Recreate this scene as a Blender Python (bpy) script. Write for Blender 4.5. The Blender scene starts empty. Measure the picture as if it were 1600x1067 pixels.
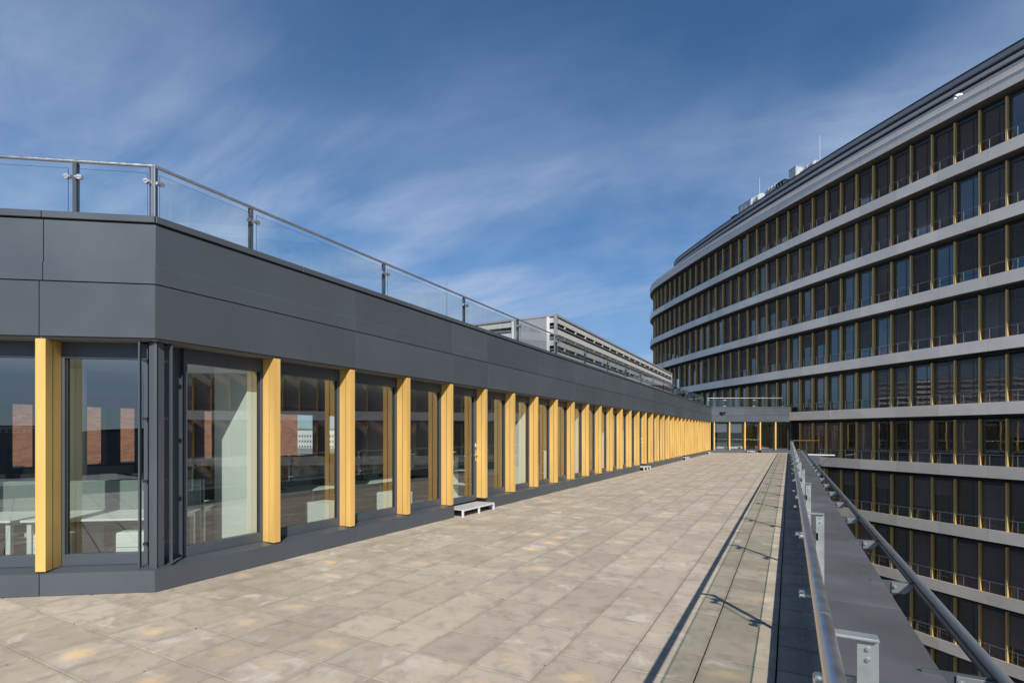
import bpy, bmesh, math, random
from mathutils import Vector, Matrix
random.seed(7)
R = math.radians
S = bpy.context.scene
COL = S.collection

# ------------------------------------------------------------------ camera
cam = bpy.data.cameras.new("camera"); camo = bpy.data.objects.new("camera", cam); COL.objects.link(camo)
camo.location = (0, 0, 1.75); camo.rotation_euler = (R(90), 0, R(28.246))
cam.sensor_width = 36; cam.lens = 806 / 1600 * 36
cam.shift_y = (677 - 533.5) / 1600
cam.clip_start = 0.05; cam.clip_end = 6000
S.camera = camo

# ------------------------------------------------------------------ sky and sun
SUN = Vector((0.848, -1.06, 1.0)).normalized()
SUN_EL = math.asin(SUN.z)
SUN_ROT = math.atan2(SUN.x, SUN.y)
SKY_STRENGTH = 0.08
w = bpy.data.worlds.new("World"); S.world = w; w.use_nodes = True
nt = w.node_tree; N = nt.nodes; L = nt.links
for n in list(N): N.remove(n)
out = N.new("ShaderNodeOutputWorld"); bg = N.new("ShaderNodeBackground")
sky = N.new("ShaderNodeTexSky"); sky.sky_type = 'NISHITA'; sky.sun_disc = False
sky.sun_elevation = SUN_EL; sky.sun_rotation = SUN_ROT
sky.altitude = 300; sky.air_density = 1.0; sky.dust_density = 0.3; sky.ozone_density = 3.0
tc = N.new("ShaderNodeTexCoord"); sep = N.new("ShaderNodeSeparateXYZ"); L.new(tc.outputs["Generated"], sep.inputs[0])
def wmath(op, a, b=None, clamp=False):
    m = N.new("ShaderNodeMath"); m.operation = op; m.use_clamp = clamp
    for i, v in enumerate((a, b)):
        if v is None: continue
        if isinstance(v, (int, float)): m.inputs[i].default_value = v
        else: L.new(v, m.inputs[i])
    return m.outputs[0]
VEIL = (5.56, 5.77, 0)
zz = wmath('ADD', wmath('MAXIMUM', sep.outputs[2], 0.0), 0.22)
px_ = wmath('DIVIDE', sep.outputs[0], zz); py_ = wmath('DIVIDE', sep.outputs[1], zz)
cmb = N.new("ShaderNodeCombineXYZ"); L.new(px_, cmb.inputs[0]); L.new(py_, cmb.inputs[1])
mp = N.new("ShaderNodeMapping"); mp.inputs["Rotation"].default_value = (0, 0, R(40)); mp.inputs["Scale"].default_value = (0.6, 1.6, 1); mp.inputs["Location"].default_value = (1.74, 1.94, 0)
L.new(cmb.outputs[0], mp.inputs[0])
n1 = N.new("ShaderNodeTexNoise"); n1.inputs["Scale"].default_value = 1.5; n1.inputs["Detail"].default_value = 9; n1.inputs["Roughness"].default_value = 0.56; n1.inputs["Distortion"].default_value = 0.35
L.new(mp.outputs[0], n1.inputs["Vector"])
n2 = N.new("ShaderNodeTexNoise"); n2.inputs["Scale"].default_value = 0.55; n2.inputs["Detail"].default_value = 3; L.new(cmb.outputs[0], n2.inputs["Vector"])
cl = wmath('MULTIPLY', n1.outputs["Fac"], wmath('ADD', n2.outputs["Fac"], 0.5))
rmp = N.new("ShaderNodeMapRange"); rmp.interpolation_type = 'SMOOTHSTEP'
rmp.inputs["From Min"].default_value = 0.38; rmp.inputs["From Max"].default_value = 0.80; rmp.inputs["To Max"].default_value = 0.86
L.new(cl, rmp.inputs["Value"])
hue = N.new("ShaderNodeMix"); hue.data_type = 'RGBA'; hue.blend_type = 'MULTIPLY'; hue.inputs["Factor"].default_value = 1.0
hue.inputs["B"].default_value = (0.53, 0.82, 1.0, 1); L.new(sky.outputs[0], hue.inputs["A"])
# thicker air low down keeps the horizon from glowing
hz_ = N.new("ShaderNodeMapRange"); hz_.interpolation_type = 'SMOOTHSTEP'; hz_.inputs["From Max"].default_value = 0.36; L.new(sep.outputs[2], hz_.inputs["Value"])
low = N.new("ShaderNodeMix"); low.data_type = 'RGBA'; L.new(hz_.outputs[0], low.inputs["Factor"])
low.inputs["A"].default_value = (0.72, 0.66, 0.72, 1); low.inputs["B"].default_value = (1, 1, 1, 1)
hue2 = N.new("ShaderNodeMix"); hue2.data_type = 'RGBA'; hue2.blend_type = 'MULTIPLY'; hue2.inputs["Factor"].default_value = 1.0
L.new(hue.outputs["Result"], hue2.inputs["A"]); L.new(low.outputs["Result"], hue2.inputs["B"])
# broad thin veil plus fine streaks of cirrus
n3 = N.new("ShaderNodeTexNoise"); n3.inputs["Scale"].default_value = 0.8; n3.inputs["Detail"].default_value = 6; n3.inputs["Roughness"].default_value = 0.55; n3.inputs["Distortion"].default_value = 0.6
mp3 = N.new("ShaderNodeMapping"); mp3.inputs["Location"].default_value = VEIL; L.new(cmb.outputs[0], mp3.inputs[0]); L.new(mp3.outputs[0], n3.inputs["Vector"])
veil = N.new("ShaderNodeMapRange"); veil.interpolation_type = 'SMOOTHSTEP'
veil.inputs["From Min"].default_value = 0.36; veil.inputs["From Max"].default_value = 0.72; veil.inputs["To Max"].default_value = 0.44; L.new(n3.outputs["Fac"], veil.inputs["Value"])
cov = wmath('ADD', rmp.outputs[0], veil.outputs[0], clamp=True)
el_ = N.new("ShaderNodeMapRange"); el_.interpolation_type = 'SMOOTHSTEP'
el_.inputs["From Min"].default_value = 0.66; el_.inputs["From Max"].default_value = 0.30; el_.inputs["To Min"].default_value = 0.12; el_.inputs["To Max"].default_value = 1.30
L.new(sep.outputs[2], el_.inputs["Value"]); cov = wmath('MULTIPLY', cov, el_.outputs[0], clamp=True)
cov = wmath('MULTIPLY', cov, 0.9)
mixc = N.new("ShaderNodeMix"); mixc.data_type = 'RGBA'; L.new(cov, mixc.inputs["Factor"]); L.new(hue2.outputs["Result"], mixc.inputs["A"])
CLOUD = 0.43 / SKY_STRENGTH
mixc.inputs["B"].default_value = (CLOUD * 0.70, CLOUD * 0.88, CLOUD * 1.22, 1)
L.new(mixc.outputs["Result"], bg.inputs[0]); bg.inputs[1].default_value = SKY_STRENGTH; L.new(bg.outputs[0], out.inputs[0])
sun = bpy.data.lights.new("sun", 'SUN'); suno = bpy.data.objects.new("sun", sun); COL.objects.link(suno)
sun.energy = 4.4; sun.angle = R(0.5); sun.color = (1.0, 0.93, 0.84)
suno.rotation_euler = SUN.to_track_quat('Z', 'Y').to_euler(); suno.location = (20, -20, 30)
S.view_settings.view_transform = 'Standard'; S.view_settings.look = 'None'
S.view_settings.exposure = 0.46; S.view_settings.gamma = 1.0; S.view_settings.use_curve_mapping = False
S.render.engine = 'CYCLES'
S.cycles.max_bounces = 10; S.cycles.transparent_max_bounces = 24; S.cycles.glossy_bounces = 5

# ------------------------------------------------------------------ materials
def nodes(m):
    m.use_nodes = True
    return m.node_tree.nodes, m.node_tree.links, m.node_tree.nodes["Principled BSDF"]
def mat(name, col, rough=0.5, metal=0.0, var=0.0, scale=6.0, bump=0.0, bscale=40.0, spec=0.5, streak=False, rvar=0.0):
    m = bpy.data.materials.new(name); n, l, p = nodes(m)
    p.inputs["Base Color"].default_value = (*col, 1); p.inputs["Roughness"].default_value = rough
    p.inputs["Metallic"].default_value = metal; p.inputs["Specular IOR Level"].default_value = spec
    tcn = n.new("ShaderNodeNewGeometry")
    if var > 0 or rvar > 0:
        mpn = n.new("ShaderNodeMapping"); l.new(tcn.outputs["Position"], mpn.inputs[0])
        if streak: mpn.inputs["Scale"].default_value = (1, 1, 0.12)
        t = n.new("ShaderNodeTexNoise"); t.inputs["Scale"].default_value = scale; t.inputs["Detail"].default_value = 6
        l.new(mpn.outputs[0], t.inputs["Vector"])
        if var > 0:
            r = n.new("ShaderNodeMapRange"); r.inputs["From Min"].default_value = 0.3; r.inputs["From Max"].default_value = 0.7
            r.inputs["To Min"].default_value = 1 - var; r.inputs["To Max"].default_value = 1 + var
            l.new(t.outputs["Fac"], r.inputs["Value"])
            v = n.new("ShaderNodeVectorMath"); v.operation = 'SCALE'; v.inputs[0].default_value = col
            l.new(r.outputs[0], v.inputs["Scale"]); l.new(v.outputs[0], p.inputs["Base Color"])
        if rvar > 0:
            r2 = n.new("ShaderNodeMapRange"); r2.inputs["From Min"].default_value = 0.3; r2.inputs["From Max"].default_value = 0.7
            r2.inputs["To Min"].default_value = max(0.02, rough - rvar); r2.inputs["To Max"].default_value = rough + rvar
            l.new(t.outputs["Fac"], r2.inputs["Value"]); l.new(r2.outputs[0], p.inputs["Roughness"])
    if bump > 0:
        t2 = n.new("ShaderNodeTexNoise"); t2.inputs["Scale"].default_value = bscale; t2.inputs["Detail"].default_value = 5
        l.new(tcn.outputs["Position"], t2.inputs["Vector"])
        b = n.new("ShaderNodeBump"); b.inputs["Strength"].default_value = bump; b.inputs["Distance"].default_value = 0.01
        l.new(t2.outputs["Fac"], b.inputs["Height"]); l.new(b.outputs[0], p.inputs["Normal"])
    return m
def glass_mat(name, tint, boost=1.6, ior=1.5, rough=0.0, ripple=0.0):
    m = bpy.data.materials.new(name); m.use_nodes = True; n = m.node_tree.nodes; l = m.node_tree.links
    n.remove(n["Principled BSDF"]); o = n["Material Output"]
    tr = n.new("ShaderNodeBsdfTransparent"); tr.inputs[0].default_value = (*tint, 1)
    gl = n.new("ShaderNodeBsdfGlossy"); gl.inputs["Roughness"].default_value = rough; gl.inputs[0].default_value = (0.95, 0.97, 1, 1)
    fr = n.new("ShaderNodeFresnel"); fr.inputs[0].default_value = ior
    # same reflectance from both faces of the single sheet
    geo = n.new("ShaderNodeNewGeometry"); lw = n.new("ShaderNodeLayerWeight"); lw.inputs[0].default_value = 0.5
    pw = n.new("ShaderNodeMath"); pw.operation = 'POWER'; l.new(lw.outputs["Facing"], pw.inputs[0]); pw.inputs[1].default_value = 4.0
    mu = n.new("ShaderNodeMath"); mu.operation = 'MULTIPLY_ADD'; l.new(pw.outputs[0], mu.inputs[0])
    f0 = 0.04 * boost; mu.inputs[1].default_value = 0.95 - f0; mu.inputs[2].default_value = f0; mu.use_clamp = True
    mx = n.new("ShaderNodeMixShader"); l.new(mu.outputs[0], mx.inputs[0]); l.new(tr.outputs[0], mx.inputs[1]); l.new(gl.outputs[0], mx.inputs[2])
    l.new(mx.outputs[0], o.inputs[0])
    if ripple > 0:
        t = n.new("ShaderNodeTexNoise"); t.inputs["Scale"].default_value = 0.9; l.new(geo.outputs["Position"], t.inputs["Vector"])
        b = n.new("ShaderNodeBump"); b.inputs["Strength"].default_value = ripple; b.inputs["Distance"].default_value = 0.02
        l.new(t.outputs["Fac"], b.inputs["Height"]); l.new(b.outputs[0], gl.inputs["Normal"])
    return m
M = {}
M['anthracite'] = mat('anthracite_panel', (0.074, 0.088, 0.104), 0.40, 0.2, 0.05, 1.2, rvar=0.06)
def panel_tweak(m):
    n = m.node_tree.nodes; l = m.node_tree.links; p = n["Principled BSDF"]
    oi = n.new("ShaderNodeObjectInfo"); mrr = n.new("ShaderNodeMapRange"); mrr.inputs["To Min"].default_value = 0.90; mrr.inputs["To Max"].default_value = 1.10
    l.new(oi.outputs["Random"], mrr.inputs["Value"]); src = p.inputs["Base Color"].links[0].from_socket
    v = n.new("ShaderNodeVectorMath"); v.operation = 'SCALE'; l.new(src, v.inputs[0]); l.new(mrr.outputs[0], v.inputs["Scale"]); l.new(v.outputs[0], p.inputs["Base Color"])
    g = n.new("ShaderNodeNewGeometry"); t = n.new("ShaderNodeTexNoise"); t.inputs["Scale"].default_value = 1.3; t.inputs["Detail"].default_value = 1.5; l.new(g.outputs["Position"], t.inputs["Vector"])
    b = n.new("ShaderNodeBump"); b.inputs["Strength"].default_value = 0.35; b.inputs["Distance"].default_value = 0.03; l.new(t.outputs["Fac"], b.inputs["Height"]); l.new(b.outputs[0], p.inputs["Normal"])
panel_tweak(M['anthracite'])
M['anth_dark'] = mat('anthracite_frame', (0.062, 0.075, 0.092), 0.42, 0.1, 0.04, 3)
M['black'] = mat('joint_black', (0.008, 0.009, 0.011), 0.7)
M['gold'] = mat('gold_fin', (0.75, 0.475, 0.145), 0.40, 0.3, 0.09, 5.0, streak=True, rvar=0.08)
M['gold_tower'] = mat('gold_fin_tower', (0.70, 0.45, 0.145), 0.36, 0.3, 0.10, 2.0, streak=True)
M['zinc'] = mat('galvanised_steel', (0.31, 0.34, 0.345), 0.45, 0.45, 0.14, 9, rvar=0.08)
M['steel'] = mat('stainless_steel', (0.78, 0.76, 0.75), 0.34, 1.0, 0.06, 12, rvar=0.05)
M['rail_grey'] = mat('rail_steel_grey', (0.30, 0.32, 0.35), 0.33, 0.6, 0.05, 8)
M['cap'] = mat('parapet_cap_metal', (0.17, 0.175, 0.185), 0.34, 0.5, 0.16, 1.4, rvar=0.09)
M['white_metal'] = mat('white_metal', (0.60, 0.60, 0.60), 0.35, 0.0, 0.03, 5)
M['grating'] = mat('step_tread_metal', (0.40, 0.41, 0.43), 0.5, 0.2, 0.06, 30)
M['fascia'] = mat('tower_fascia', (0.80, 0.73, 0.64), 0.42, 0.15, 0.05, 0.5, rvar=0.06)
panel_tweak(M['fascia'])
M['fascia_light'] = mat('tower_top_fascia', (0.74, 0.68, 0.61), 0.42, 0.15, 0.05, 0.5)
M['screen_light'] = mat('screen_band_light', (0.38, 0.38, 0.39), 0.5, 0.2, 0.05, 0.7)
M['screen_dark'] = mat('screen_band_dark', (0.03, 0.036, 0.045), 0.5, 0.1)
M['soffit'] = mat('soffit_metal', (0.17, 0.165, 0.155), 0.5, 0.1, 0.05, 2)
M['blind'] = mat('blind_slat', (0.42, 0.33, 0.29), 0.5, 0.3, 0.1, 0.6)
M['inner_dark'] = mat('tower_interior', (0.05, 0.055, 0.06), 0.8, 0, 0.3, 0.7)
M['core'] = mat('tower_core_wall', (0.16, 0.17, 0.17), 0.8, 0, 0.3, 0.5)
M['ceiling'] = mat('ceiling_plaster', (0.55, 0.55, 0.53), 0.85)
M['carpet'] = mat('carpet', (0.055, 0.05, 0.048), 0.95, 0, 0.2, 20)
M['plaster'] = mat('white_plaster', (0.78, 0.79, 0.76), 0.8, 0, 0.03, 1)
M['desk'] = mat('desk_top', (0.72, 0.73, 0.71), 0.45)
M['screen'] = mat('desk_screen', (0.20, 0.23, 0.23), 0.8, 0, 0.05, 10)
M['chair_black'] = mat('chair_black', (0.02, 0.02, 0.022), 0.6)
M['galv'] = mat('galvanised_duct', (0.50, 0.52, 0.54), 0.48, 0.6, 0.1, 2)
M['louvre'] = mat('louvre_light', (0.44, 0.43, 0.41), 0.5, 0.2, 0.06, 1.0)
M['louvre_grey'] = mat('louvre_grey', (0.30, 0.31, 0.33), 0.45, 0.3, 0.08, 2.0)
panel_tweak(M['cap'])
M['roofing'] = mat('roofing', (0.20, 0.20, 0.20), 0.9, 0, 0.15, 3)
M['brown_tread'] = mat('bronze_rail', (0.45, 0.27, 0.08), 0.25, 0.9)
M['ground'] = mat('asphalt_ground', (0.07, 0.07, 0.068), 0.9, 0, 0.3, 0.05)
M['city_white'] = mat('city_render', (0.60, 0.60, 0.58), 0.8, 0, 0.15, 0.05)
M['city_grey'] = mat('city_grey', (0.22, 0.22, 0.22), 0.8, 0, 0.2, 0.05)
M['city_window'] = mat('city_window', (0.12, 0.14, 0.16), 0.3)
M['city_orange'] = mat('city_tile', (0.42, 0.20, 0.11), 0.8, 0, 0.2, 0.1)
M['leaf'] = mat('leaves', (0.055, 0.07, 0.075), 0.8, 0, 0.4, 2)
M['bark'] = mat('bark', (0.09, 0.07, 0.05), 0.9)
M['glass'] = glass_mat('window_glass', (0.76, 0.85, 0.81), 5.5, ripple=0.04)
M['glass_tower'] = glass_mat('tower_glass', (0.66, 0.70, 0.68), 4.2, ripple=0.10)
M['glass_clear'] = glass_mat('balustrade_glass', (0.945, 0.955, 0.91), 1.8)
M['glass_roof'] = glass_mat('roof_balustrade_glass', (0.95, 0.975, 0.97), 1.2)
M['glass_edge'] = glass_mat('glass_edge', (0.16, 0.30, 0.26), 1.0)
# brick
def brick_mat():
    m = bpy.data.materials.new('brick_wall'); n, l, p = nodes(m)
    g = n.new("ShaderNodeNewGeometry"); sp = n.new("ShaderNodeSeparateXYZ"); l.new(g.outputs["Position"], sp.inputs[0])
    ad = n.new("ShaderNodeMath"); ad.operation = 'ADD'; l.new(sp.outputs[0], ad.inputs[0]); l.new(sp.outputs[1], ad.inputs[1])
    cb = n.new("ShaderNodeCombineXYZ"); l.new(ad.outputs[0], cb.inputs[0]); l.new(sp.outputs[2], cb.inputs[1])
    b = n.new("ShaderNodeTexBrick"); l.new(cb.outputs[0], b.inputs["Vector"]); b.inputs["Scale"].default_value = 1.0
    b.inputs["Brick Width"].default_value = 0.22; b.inputs["Row Height"].default_value = 0.062; b.inputs["Mortar Size"].default_value = 0.008
    b.inputs["Color1"].default_value = (0.44, 0.19, 0.11, 1); b.inputs["Color2"].default_value = (0.27, 0.11, 0.07, 1); b.inputs["Mortar"].default_value = (0.30, 0.19, 0.14, 1)
    l.new(b.outputs["Color"], p.inputs["Base Color"]); p.inputs["Roughness"].default_value = 0.85
    return m
M['brick'] = brick_mat()
# paving: per-slab tone, mottling, pale scuffs, rusty-yellow centre stains, dark dirt
PX0, PXP, PY0, PYP = -0.083, 0.5127, 1.77, 0.505
def paving_mat():
    m = bpy.data.materials.new('concrete_paving'); n, l, p = nodes(m)
    g = n.new("ShaderNodeNewGeometry"); sp = n.new("ShaderNodeSeparateXYZ"); l.new(g.outputs["Position"], sp.inputs[0])
    def mth(op, a, b=None, c=None, clamp=False):
        q = n.new("ShaderNodeMath"); q.operation = op; q.use_clamp = clamp
        for i, v in enumerate((a, b, c)):
            if v is None: continue
            if isinstance(v, (int, float)): q.inputs[i].default_value = v
            else: l.new(v, q.inputs[i])
        return q.outputs[0]
    u = mth('DIVIDE', mth('SUBTRACT', sp.outputs[0], PX0), PXP); v = mth('DIVIDE', mth('SUBTRACT', sp.outputs[1], PY0), PYP)
    fu = mth('FLOOR', u); fv = mth('FLOOR', v)
    lu = mth('SUBTRACT', mth('SUBTRACT', u, fu), 0.5); lv = mth('SUBTRACT', mth('SUBTRACT', v, fv), 0.5)
    cb = n.new("ShaderNodeCombineXYZ"); l.new(fu, cb.inputs[0]); l.new(fv, cb.inputs[1])
    wn = n.new("ShaderNodeTexWhiteNoise"); wn.noise_dimensions = '2D'; l.new(cb.outputs[0], wn.inputs["Vector"])
    wsep = n.new("ShaderNodeSeparateColor"); l.new(wn.outputs["Color"], wsep.inputs[0])
    # offset noise per slab
    off = n.new("ShaderNodeVectorMath"); off.operation = 'MULTIPLY_ADD'; l.new(wn.outputs["Color"], off.inputs[0]); off.inputs[1].default_value = (40, 40, 40); l.new(g.outputs["Position"], off.inputs[2])
    def noise(scale, detail, vec, rough=0.6, dist=0.0):
        t = n.new("ShaderNodeTexNoise"); t.inputs["Scale"].default_value = scale; t.inputs["Detail"].default_value = detail
        t.inputs["Roughness"].default_value = rough; t.inputs["Distortion"].default_value = dist; l.new(vec, t.inputs["Vector"]); return t.outputs["Fac"]
    def mr(v_, a, b, c=0.0, d=1.0, sm=True):
        r = n.new("ShaderNodeMapRange"); r.interpolation_type = 'SMOOTHSTEP' if sm else 'LINEAR'
        for k, x in zip(("From Min", "From Max", "To Min", "To Max"), (a, b, c, d)): r.inputs[k].default_value = x
        l.new(v_, r.inputs["Value"]); return r.outputs[0]
    def mix(f, a, b, bl='MIX'):
        x = n.new("ShaderNodeMix"); x.data_type = 'RGBA'; x.blend_type = bl
        if isinstance(f, (int, float)): x.inputs["Factor"].default_value = f
        else: l.new(f, x.inputs["Factor"])
        for k, q in (("A", a), ("B", b)):
            if isinstance(q, tuple): x.inputs[k].default_value = (*q, 1)
            else: l.new(q, x.inputs[k])
        return x.outputs["Result"]
    base = mix(wsep.outputs[0], (0.37, 0.318, 0.245), (0.52, 0.45, 0.355))
    big = noise(0.45, 4, g.outputs["Position"])
    base = mix(mr(big, 0.35, 0.65, 0, 0.38), base, (0.335, 0.285, 0.225))
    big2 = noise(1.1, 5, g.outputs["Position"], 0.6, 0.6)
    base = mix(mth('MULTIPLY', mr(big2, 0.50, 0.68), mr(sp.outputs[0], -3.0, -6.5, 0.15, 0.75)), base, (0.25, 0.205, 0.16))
    m1 = noise(5.5, 7, off.outputs[0], 0.62, 0.4)
    base = mix(mr(m1, 0.44, 0.70, 0, 0.64), base, (0.26, 0.225, 0.18))
    m2 = noise(3.6, 5, off.outputs[0], 0.5, 0.8)
    base = mix(mth('MULTIPLY', mr(m2, 0.52, 0.74, 0, 0.8), mr(wsep.outputs[1], 0.1, 0.9)), base, (0.62, 0.57, 0.50))
    fine = noise(55, 4, g.outputs["Position"], 0.7)
    base = mix(mr(fine, 0.3, 0.7, 0, 0.22), base, (0.27, 0.24, 0.20))
    # soft dark rim at the slab edges (dirt in the joints)
    edge = mth('MAXIMUM', mth('ABSOLUTE', lu), mth('ABSOLUTE', lv))
    en = mth('ADD', edge, mth('MULTIPLY', mth('SUBTRACT', m1, 0.5), 0.10))
    base = mix(mr(en, 0.40, 0.50, 0, 0.34), base, (0.20, 0.17, 0.14))
    # yellow stains in the middle of about half the slabs
    su = mth('ADD', lu, mth('MULTIPLY', mth('SUBTRACT', wsep.outputs[1], 0.5), 0.22)); sv = mth('ADD', lv, mth('MULTIPLY', mth('SUBTRACT', wsep.outputs[2], 0.5), 0.22))
    dd = mth('SQRT', mth('ADD', mth('MULTIPLY', mth('MULTIPLY', su, su), 0.8), mth('MULTIPLY', mth('MULTIPLY', sv, sv), 1.5)))
    sn = noise(4.0, 5, off.outputs[0], 0.65, 0.5)
    dist_ = mth('ADD', dd, mth('MULTIPLY', mth('SUBTRACT', sn, 0.5), 0.70))
    pres = mth('MULTIPLY', mr(mth('FRACT', mth('MULTIPLY', wsep.outputs[0], 7.31)), 0.50, 1.0), mr(noise(0.33, 2, g.outputs["Position"]), 0.38, 0.62))
    st = mth('MULTIPLY', mr(dist_, 0.33, 0.0), pres)
    base = mix(mth('MULTIPLY', st, 1.0, clamp=True), base, (0.74, 0.52, 0.29))
    # dirt flecks
    fl = noise(9, 2, g.outputs["Position"], 0.5)
    base = mix(mr(fl, 0.76, 0.80, 0, 0.6), base, (0.10, 0.085, 0.07))
    l.new(base, p.inputs["Base Color"]); p.inputs["Roughness"].default_value = 0.78
    bmp = n.new("ShaderNodeBump"); bmp.inputs["Strength"].default_value = 0.25; bmp.inputs["Distance"].default_value = 0.004
    l.new(mth('ADD', fine, m1), bmp.inputs["Height"]); l.new(bmp.outputs[0], p.inputs["Normal"])
    return m
M['paving'] = paving_mat()

# ------------------------------------------------------------------ mesh helpers
class MB:
    def __init__(s): s.v = []; s.f = []; s.m = []; s.mats = []
    def mi(s, m):
        if m not in s.mats: s.mats.append(m)
        return s.mats.index(m)
    def hexa(s, P, m):
        b = len(s.v); s.v += [tuple(p) for p in P]; k = s.mi(m)
        for f in ((0, 3, 2, 1), (4, 5, 6, 7), (0, 1, 5, 4), (1, 2, 6, 5), (2, 3, 7, 6), (3, 0, 4, 7)):
            s.f.append(tuple(b + i for i in f)); s.m.append(k)
    def box(s, a, b, m, F=None):
        """axis box from a to b in local coords, optionally mapped through F(x,y,z)"""
        x0, y0, z0 = a; x1, y1, z1 = b
        P = [(x0, y0, z0), (x1, y0, z0), (x1, y1, z0), (x0, y1, z0), (x0, y0, z1), (x1, y0, z1), (x1, y1, z1), (x0, y1, z1)]
        if F: P = [F(*p) for p in P]
        s.hexa(P, m)
    def tube(s, pts, r, m, n=12, caps=True):
        pts = [Vector(p) for p in pts]; rings = []; k = s.mi(m)
        for i, p in enumerate(pts):
            if i == 0: d = pts[1] - p
            elif i == len(pts) - 1: d = p - pts[i - 1]
            else: d = (pts[i + 1] - p).normalized() + (p - pts[i - 1]).normalized()
            d.normalize(); up = Vector((0, 0, 1)) if abs(d.z) < 0.9 else Vector((1, 0, 0))
            a = d.cross(up).normalized(); b = a.cross(d).normalized(); rr = r[i] if isinstance(r, (list, tuple)) else r
            base = len(s.v)
            for j in range(n):
                t = 2 * math.pi * j / n; s.v.append(tuple(p + a * (rr * math.cos(t)) + b * (rr * math.sin(t))))
            rings.append(base)
        for i in range(len(pts) - 1):
            for j in range(n):
                a0 = rings[i] + j; a1 = rings[i] + (j + 1) % n; b0 = rings[i + 1] + j; b1 = rings[i + 1] + (j + 1) % n
                s.f.append((a0, b0, b1, a1)); s.m.append(k)
        if caps:
            s.f.append(tuple(rings[0] + j for j in range(n))); s.m.append(k)
            s.f.append(tuple(rings[-1] + j for j in reversed(range(n)))); s.m.append(k)
    def prism(s, poly, z0, z1, m):
        b = len(s.v); k = s.mi(m); n = len(poly)
        s.v += [(x, y, z0) for x, y in poly] + [(x, y, z1) for x, y in poly]
        s.f.append(tuple(b + i for i in reversed(range(n)))); s.m.append(k)
        s.f.append(tuple(b + n + i for i in range(n))); s.m.append(k)
        for i in range(n):
            j = (i + 1) % n; s.f.append((b + i, b + j, b + n + j, b + n + i)); s.m.append(k)
    def quad(s, P, m):
        b = len(s.v); s.v += [tuple(p) for p in P]; s.f.append(tuple(range(b, b + len(P)))); s.m.append(s.mi(m))
    def mesh(s, name, bevel=0, smooth=False):
        me = bpy.data.meshes.new(name); me.from_pydata(s.v, [], s.f)
        for q in s.mats: me.materials.append(M[q])
        for i, k in enumerate(s.m): me.polygons[i].material_index = k
        bm = bmesh.new(); bm.from_mesh(me); bmesh.ops.recalc_face_normals(bm, faces=bm.faces)
        if bevel:
            es = [e for e in bm.edges if len(e.link_faces) == 2 and e.calc_face_angle(0) > 0.5]
            bmesh.ops.bevel(bm, geom=es, offset=bevel, segments=1, affect='EDGES', clamp_overlap=True)
        bm.to_mesh(me); bm.free()
        if smooth:
            for p in me.polygons: p.use_smooth = True
            try: me.set_sharp_from_angle(angle=R(40))
            except Exception: pass
        return me
    def build(s, name, parent=None, bevel=0, smooth=False, loc=None, rz=0):
        o = bpy.data.objects.new(name, s.mesh(name, bevel, smooth)); COL.objects.link(o)
        if loc: o.location = loc
        o.rotation_euler.z = rz
        if parent: o.parent = parent
        return o
def inst(name, me, loc, rz=0, parent=None, rx=0):
    o = bpy.data.objects.new(name, me); COL.objects.link(o); o.location = loc; o.rotation_euler = (rx, 0, rz); o.parent = parent
    return o
def tag(o, label=None, cat=None, group=None, kind=None):
    if label: o["label"] = label
    if cat: o["category"] = cat
    if group: o["group"] = group
    if kind: o["kind"] = kind
    return o
def empty(name, loc=(0, 0, 0), rz=0, **k):
    o = bpy.data.objects.new(name, None); COL.objects.link(o); o.location = loc; o.rotation_euler.z = rz; tag(o, **k); return o

# ------------------------------------------------------------------ layout
WX = -6.155; C1 = (WX, 3.15); C2 = (WX, 49.45)
T1, N1 = (0.0, 1.0), (1.0, 0.0)
TL, NL = (-0.811, -0.585), (0.585, -0.811)
TF, NF = (0.881, 0.473), (0.473, -0.881)
P_ = 1.384
Z_HEAD, Z_CAP = 2.86, 4.14
FY = [4.70 + P_ * i for i in range(33)]              # centres of the fins along the long wall
FAR_LEN = 7.15

# ---- ground and terrace structure
g = MB(); g.quad([(-1500, -1500, -20), (1500, -1500, -20), (1500, 1500, -20), (-1500, 1500, -20)], 'ground')
tag(g.build('ground'), kind='structure')
g = MB(); g.box((-24, -9.0, -19.9), (0.76, 50.5, -0.075), 'anth_dark')
g.prism([(-6.5, 50.3), (0.2, 50.3), (0.2, 53.0), (0.75, 50.6), (2.6, 51.0), (1.2, 53.6), (-2, 58), (-9, 58)], -19.9, -0.08, 'anth_dark')
tag(g.build('terrace_base'), kind='structure')

# ---- paving slabs
terr = MB(); terr.box((-14, -8.9, -0.074), (0.135, 50.2, -0.052), 'black')
terr.prism([(-6.0, 50.21), (0.135, 50.21), (0.135, 53.0), (-6, 49.9)], -0.074, -0.052, 'black')
paving = tag(terr.build('terrace_floor'), kind='structure')
gx, gy = 0.0055, 0.0055
sm = MB(); sm.box((-PXP / 2 + gx, -PYP / 2 + gy, -0.045), (PXP / 2 - gx, PYP / 2 - gy, 0), 'paving'); slab_me = sm.mesh('paving_slab', bevel=0.003)
cells = []
for i in range(-27, 1):
    for k in range(-21, 103):
        cx = PX0 + PXP * (i - 0.5 + 0); cy = PY0 + PYP * (k + 0.5)
        x1 = cx + PXP / 2
        if cx < WX - 0.5 and cy > 0:
            # left of the long wall: keep only what lies outside the building line
            dx, dy = cx - C1[0], cy - C1[1]
            if dx * NL[0] + dy * NL[1] < -0.45: continue
        if cx > WX - 0.5 and cy > 0:
            dx, dy = cx - C2[0], cy - C2[1]
            if dx * NF[0] + dy * NF[1] < -0.3: continue
        cells.append((cx, cy))
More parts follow.
